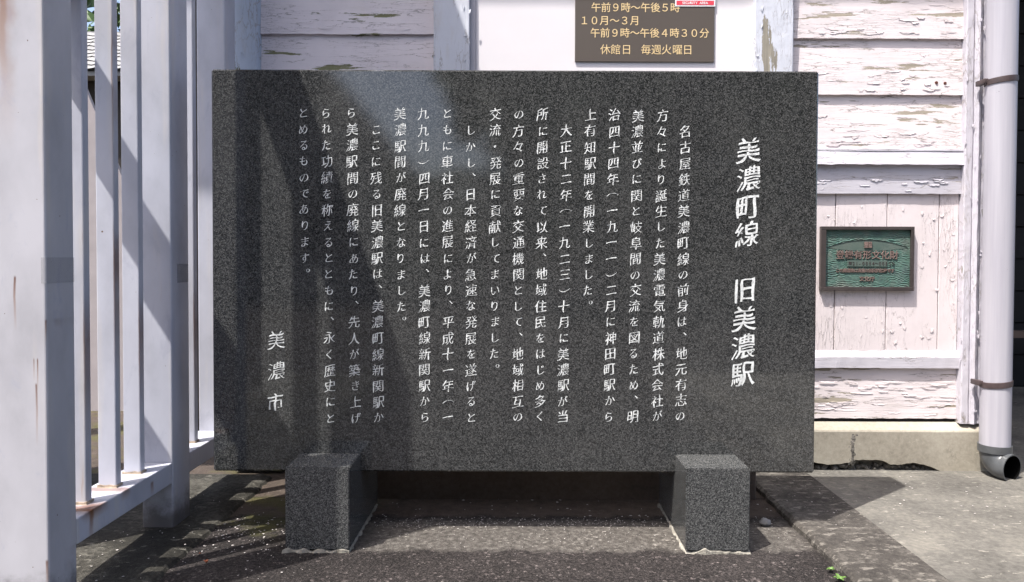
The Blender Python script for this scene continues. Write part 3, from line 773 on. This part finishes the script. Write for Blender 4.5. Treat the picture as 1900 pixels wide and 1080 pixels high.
def post(x0, x1, y0, y1, mat, z0=0.012, z1=2.40):
    return obj("post", box(x0, x1, y0, y1, z0, z1, bev=0.005, seg=3), mat, fn)
p1 = post(-1.165, fx, -0.595, -0.490, S1)
p2 = post(-1.132, fx, -0.007, 0.110, S2)
p3 = post(-1.14, fx, 0.407, 0.500, S2, 0.14)
for k, d in enumerate((1.85, 1.988, 2.115, 2.468)):
    y = d - D0
    b_ = obj("bar", box(-1.124, -1.076, y, y + 0.026, 0.2115, 2.40, bev=0.003), SB[k % 2 if k < 3 else 0], fn)
    bm = bmesh.new(); bx(bm, -1.128, -1.072, y - 0.004, y + 0.030, 0.2105, 0.2175)
    bmesh.ops.subdivide_edges(bm, edges=bm.edges[:], cuts=5, use_grid_fill=True)
    for v in bm.verts:
        top = v.co.z > 0.216; n_ = mnoise.noise(Vector((v.co.x * 150, v.co.y * 150, k)))
        if v.co.z > 0.2107: v.co.x += (-1.10 - v.co.x) * (0.06 + 0.07 * n_); v.co.y += (y + 0.013 - v.co.y) * (0.06 + 0.07 * n_); v.co.z += 0.004 * n_
    obj("weld_bead", bm, WELD, b_, True)
for y0, y1 in ((-0.489, -0.008), (0.111, 0.406)):
    obj("bottom_rail", box(-1.15, fx - 0.001, y0, y1, 0.149, 0.211, bev=0.003), SR, fn)
obj("top_rail", box(-1.145, fx - 0.002, -0.56, 0.47, 2.28, 2.43, bev=0.003), S2, fn)
bm = bmesh.new()      # unseen plate added behind the front post to cast a shade band
d_ = Vector((-0.91, 1.0, 0)).normalized(); nrm = Vector((d_.y, -d_.x, 0)) * 0.006
a, b = Vector((-1.12, -0.54, 0)), Vector((-1.12, -0.54, 0)) + d_ * 0.50
prism(bm, [tuple((a + nrm)[:2]), tuple((b + nrm)[:2]), tuple((b - nrm)[:2]), tuple((a - nrm)[:2])], 'z', 1.466, 1.74)
obj("shade_plate", bm, S2, fn)
bm = bmesh.new()  # second unseen plate, added to shade the middle post's foot and the ground
a, b = Vector((-1.12, -0.54, 0)) + d_ * 0.36, Vector((-1.12, -0.54, 0)) + d_ * 1.3
prism(bm, [tuple((a + nrm)[:2]), tuple((b + nrm)[:2]), tuple((b - nrm)[:2]), tuple((a - nrm)[:2])], 'z', 0.03, 1.10)
obj("lower_shade_plate", bm, S2, fn)
def tape(p, x0, x1, y0, y1, z0, z1):
    bm = bmesh.new(); bx(bm, x0, x1, y0, y1, z0, z1, bev=0.0004, seg=1)
    o = obj("tape", bm, TAPE, p)
    for v in o.data.vertices: v.co.y += 0.0012 * mnoise.noise(Vector((v.co.x * 90, 0, v.co.z * 90)))
    return o
tape(p1, -1.05, -1.0388, -0.5958, -0.492, 0.765, 0.822)
tape(p2, -1.0398, -1.0392, 0.03, 0.104, 0.745, 0.802)

# ================================================================== SMALL THINGS ON THE GROUND
bm = bmesh.new(); v = bmesh.ops.create_icosphere(bm, subdivisions=3, radius=1.0)['verts']
for q in v:
    k = 1 + 0.30 * mnoise.noise(q.co * 1.6 + Vector((4, 0, 0)))
    q.co = Vector((0.752 + q.co.x * 0.017 * k, 0.075 + q.co.y * 0.015 * k, 0.009 + q.co.z * 0.0115 * k))
tag(obj("stone", bm, STONE, None, True), "single rounded grey pebble on the asphalt right of the stone's right foot", "stone")

def leafblade(bm, p, dirn, length, width, up):
    d = Vector(dirn).normalized(); s = d.cross(Vector((0, 0, 1))).normalized(); N = 6; L = []; C = []; Rr = []
    for i in range(N + 1):
        f = i / N; wd = width * math.sin(math.pi * min(1, f * 0.92 + 0.06)) * 0.5
        c = Vector(p) + d * length * f + Vector((0, 0, up * math.sin(f * 1.9)))
        L.append(bm.verts.new(c + s * wd + Vector((0, 0, wd * 0.35)))); C.append(bm.verts.new(c)); Rr.append(bm.verts.new(c - s * wd + Vector((0, 0, wd * 0.35))))
    for i in range(N):
        bm.faces.new((L[i], L[i + 1], C[i + 1], C[i])); bm.faces.new((C[i], C[i + 1], Rr[i + 1], Rr[i]))
def weed(x, y, nl, size, label):
    w_ = thing("weed", (x, y, 0.002), label, "weed", None)
    for i in range(nl):
        a = 2 * math.pi * i / nl + R.random() * 0.8
        bm = bmesh.new(); leafblade(bm, (x, y, 0.004), (math.cos(a), math.sin(a), 0), size * R.uniform(0.7, 1.1), size * 0.55, size * R.uniform(0.35, 0.7))
        obj("leaf", bm, WEEDM, w_, True)
weed(0.812, -0.335, 7, 0.017, "green weed growing at the kerb's foot nearest the viewer, larger leaves")
weed(0.812, -0.275, 6, 0.013, "small green weed growing against the kerb just behind the larger one")
for (x, y, s, lab) in ((-0.885, -0.175, 0.007, "curled orange dry leaf by the fence's concrete base, the rounder one"), (-0.845, -0.235, 0.010, "thin crumpled red brown dry leaf lying on the dark asphalt at lower left")):
    bm = bmesh.new()
    for k in range(4):
        a = R.random() * 6.28
        leafblade(bm, (x, y, 0.003), (math.cos(a), math.sin(a), 0), s * R.uniform(0.8, 1.4), s * 0.7, s * R.uniform(0.3, 0.9))
    tag(obj("dry_leaf", bm, DRYLEAF, None, True), lab, "leaf")

bm = bmesh.new()      # loose flakes of paint fallen from the wall
def chip(x, y, z, s):
    n = R.choice((3, 4, 4, 5)); a0 = R.random() * 6.28; asp = R.uniform(0.35, 1.0); th = R.random() * 3.14
    tl = (R.uniform(-0.25, 0.25), R.uniform(-0.25, 0.25))
    pts = []
    for i in range(n):
        a = a0 + 6.283 * i / n; r = s * R.uniform(0.6, 1.1); u = r * math.cos(a); v = r * asp * math.sin(a)
        X_, Y_ = u * math.cos(th) - v * math.sin(th), u * math.sin(th) + v * math.cos(th)
        pts.append((x + X_, y + Y_, z + 0.002 + abs(tl[0] * X_ + tl[1] * Y_)))
    lo = [bm.verts.new((p[0], p[1], p[2] - 0.0008)) for p in pts]; hi = [bm.verts.new(p) for p in pts]
    bm.faces.new(hi); bm.faces.new(lo[::-1])
    for i in range(n): bm.faces.new((lo[i], lo[(i + 1) % n], hi[(i + 1) % n], hi[i]))
for _ in range(110): chip(R.uniform(-0.45, 0.82), R.uniform(0.12, 0.56), 0, R.uniform(0.0015, 0.006))
for _ in range(460): chip(R.uniform(-0.46, 0.80), R.gauss(0.085, 0.028), 0, R.uniform(0.0008, 0.0034))
for _ in range(130): chip(R.uniform(-0.46, 0.80), R.gauss(-0.03, 0.06), 0, R.uniform(0.0006, 0.0024))
for _ in range(60): chip(R.uniform(0.86, 1.7), R.uniform(-0.1, 0.55), 0.023, R.uniform(0.0012, 0.0045))
for _ in range(120): chip(R.uniform(-0.92, -0.68), R.gauss(-0.03, 0.09), 0, R.uniform(0.001, 0.005))
for _ in range(50): chip(R.uniform(-1.2, -0.92), R.uniform(-0.45, 0.3), 0.017, R.uniform(0.0008, 0.004))
for _ in range(60): chip(R.uniform(-0.93, -0.5), R.uniform(-0.5, 0.5), 0, R.uniform(0.001, 0.004))
tag(obj("paint_chips", bm, CHIP), "scattered pale chips of fallen paint on the ground below the stone", "paint chips", kind="stuff")

# ================================================================== BACKGROUND AND SURROUNDINGS
def crown(bm, c, rx, ry, rz, n, size, seed):
    rr = random.Random(seed)
    for _ in range(n):
        while True:
            p = Vector((rr.uniform(-1, 1), rr.uniform(-1, 1), rr.uniform(-1, 1)))
            if p.length < 1 and p.length > 0.35: break
        if mnoise.noise(p * 2.4 + Vector((seed, 0, 0))) < -0.12: continue
        k = 1 + 0.25 * mnoise.noise(p * 2 + Vector((0, seed, 0)))
        q = Vector(c) + Vector((p.x * rx, p.y * ry, p.z * rz)) * k
        a = Vector((rr.gauss(0, 1), rr.gauss(0, 1), rr.gauss(0, 1))).normalized(); b = a.orthogonal().normalized(); s = size * rr.uniform(0.6, 1.3)
        vs = [bm.verts.new(q + a * s), bm.verts.new(q + b * s * 0.5), bm.verts.new(q - a * s), bm.verts.new(q - b * s * 0.5)]
        bm.faces.new(vs)
def tree(x, y, h, rx, rz, n, size, label, seed):
    t_ = thing("broadleaf_tree", (x, y, 0), label, "tree", None)
    bm = bmesh.new(); cyl(bm, (x, y, -0.02), (x + 0.1, y, h * 0.62), 0.2, 0.09, 12)
    for k in range(5):
        a = 1.26 * k + seed; cyl(bm, (x + 0.06, y, h * (0.38 + 0.04 * k)), (x + math.cos(a) * rx * 0.6, y + math.sin(a) * rx * 0.6, h * (0.62 + 0.05 * k)), 0.07, 0.02, 8)
    obj("trunk", bm, BARK, t_)
    bm = bmesh.new(); crown(bm, (x, y, h - rz), rx, rx, rz, n, size, seed); obj("crown", bm, LEAF, t_)
# beyond the fence
nh = thing("tiled_house", (-6.6, 8.5, 0), "dark timber house with pale grey roof tiles glimpsed between the fence bars", "house")
obj("wall", box(-9.5, -4.0, 6.8, 7.9, 0, 2.90), DARKWOOD, nh)
bm = bmesh.new()
Z0, Z1, Y0, Y1 = 2.98, 3.62, 6.5, 7.26
for i in range(40):
    x = -9.9 + 0.16 * i
    for j in range(10):
        f0, f1 = j / 10, (j + 1) / 10
        ya, za = Y0 + (Y1 - Y0) * f0, Z0 + (Z1 - Z0) * f0; yb, zb = Y0 + (Y1 - Y0) * f1, Z0 + (Z1 - Z0) * f1
        vs = [(x, ya, za + 0.012), (x + 0.08, ya, za), (x + 0.155, ya, za + 0.012), (x + 0.155, yb, zb), (x + 0.08, yb, zb - 0.012), (x, yb, zb)]
        q = [bm.verts.new(p) for p in vs]; bm.faces.new((q[0], q[1], q[4], q[5])); bm.faces.new((q[1], q[2], q[3], q[4]))
bx(bm, -9.9, -3.5, 6.55, 7.2, 2.91, 2.96)
prism(bm, [(7.265, 3.56), (8.3, 2.75), (8.3, 2.83), (7.265, 3.63)], 'x', -9.9, -3.5)
obj("roof", bm, ROOFT, nh)
tree(-7.5, 13.0, 7.5, 2.6, 2.6, 2600, 0.16, "leafy green tree rising behind the grey tiled roof", 3)
ps = bmesh.new()
prism(ps, [(-2.62, 0.0), (-2.62, 2.3), (-2.47, 2.1), (-2.29, 1.66), (-2.12, 1.24), (-2.03, 1.02), (-2.03, 0.0)], 'y', 1.76, 1.785)
tag(obj("sheet_panel", ps, PALES), "pale pinkish sheet with a slanted top edge seen between the fence bars", "panel")
# across the street, mirrored in the polished stone
hs = thing("gabled_house", (-6, -14, 0), "plain gabled house across the street, mirrored in the stone", "house")
bm = bmesh.new(); prism(bm, [(-9.4, 0), (-9.4, 2.6), (-6, 6.7), (-2.6, 2.6), (-2.6, 0)], 'y', -18, -12)
hw = obj("wall", bm, CREAMW, hs)
bm = bmesh.new()
prism(bm, [(-6, 6.72), (-2.3, 2.26), (-2.3, 2.40), (-6, 6.90)], 'y', -18.3, -11.7); prism(bm, [(-6, 6.72), (-9.7, 2.26), (-9.7, 2.40), (-6, 6.90)], 'y', -18.3, -11.7)
obj("roof", bm, DARKWOOD, hs)
for x in (-8, -5.8, -3.8):
    f_ = obj("window", box(x - 0.6, x + 0.6, -11.999, -11.96, 0.9, 2.1), EAVE, hs); obj("pane", box(x - 0.53, x + 0.53, -11.959, -11.955, 0.97, 2.03), GLASSD, f_)
tree(1.9, -11.5, 8.0, 3.5, 3.5, 19000, 0.24, "broad leafy tree across the street right of the gabled house", 5)
tree(8.0, -12.5, 9.0, 3.6, 3.8, 8000, 0.24, "tall leafy tree across the street at the far right", 8)
tree(5.2, -15.5, 9.5, 3.4, 4.0, 7000, 0.24, "tall leafy tree behind the two nearer street trees", 11)
hg = bmesh.new()
rr = random.Random(5)
for _ in range(9000):
    q = Vector((rr.uniform(-2.4, 13), rr.uniform(-11.2, -10.5), 0)); top = 2.3 + 0.5 * mnoise.noise(Vector((q.x * 0.8, 0, 3)))
    q.z = rr.uniform(0.02, 1) ** 0.7 * top
    a = Vector((rr.gauss(0, 1), rr.gauss(0, 1), rr.gauss(0, 1))).normalized(); b = a.orthogonal().normalized(); s = 0.10
    hg.faces.new([hg.verts.new(q + a * s), hg.verts.new(q + b * s * 0.6), hg.verts.new(q - a * s), hg.verts.new(q - b * s * 0.6)])
tag(obj("hedge", hg, LEAF), "long green hedge along the far side of the street", "hedge")

bpy.data.objects.remove(_to)
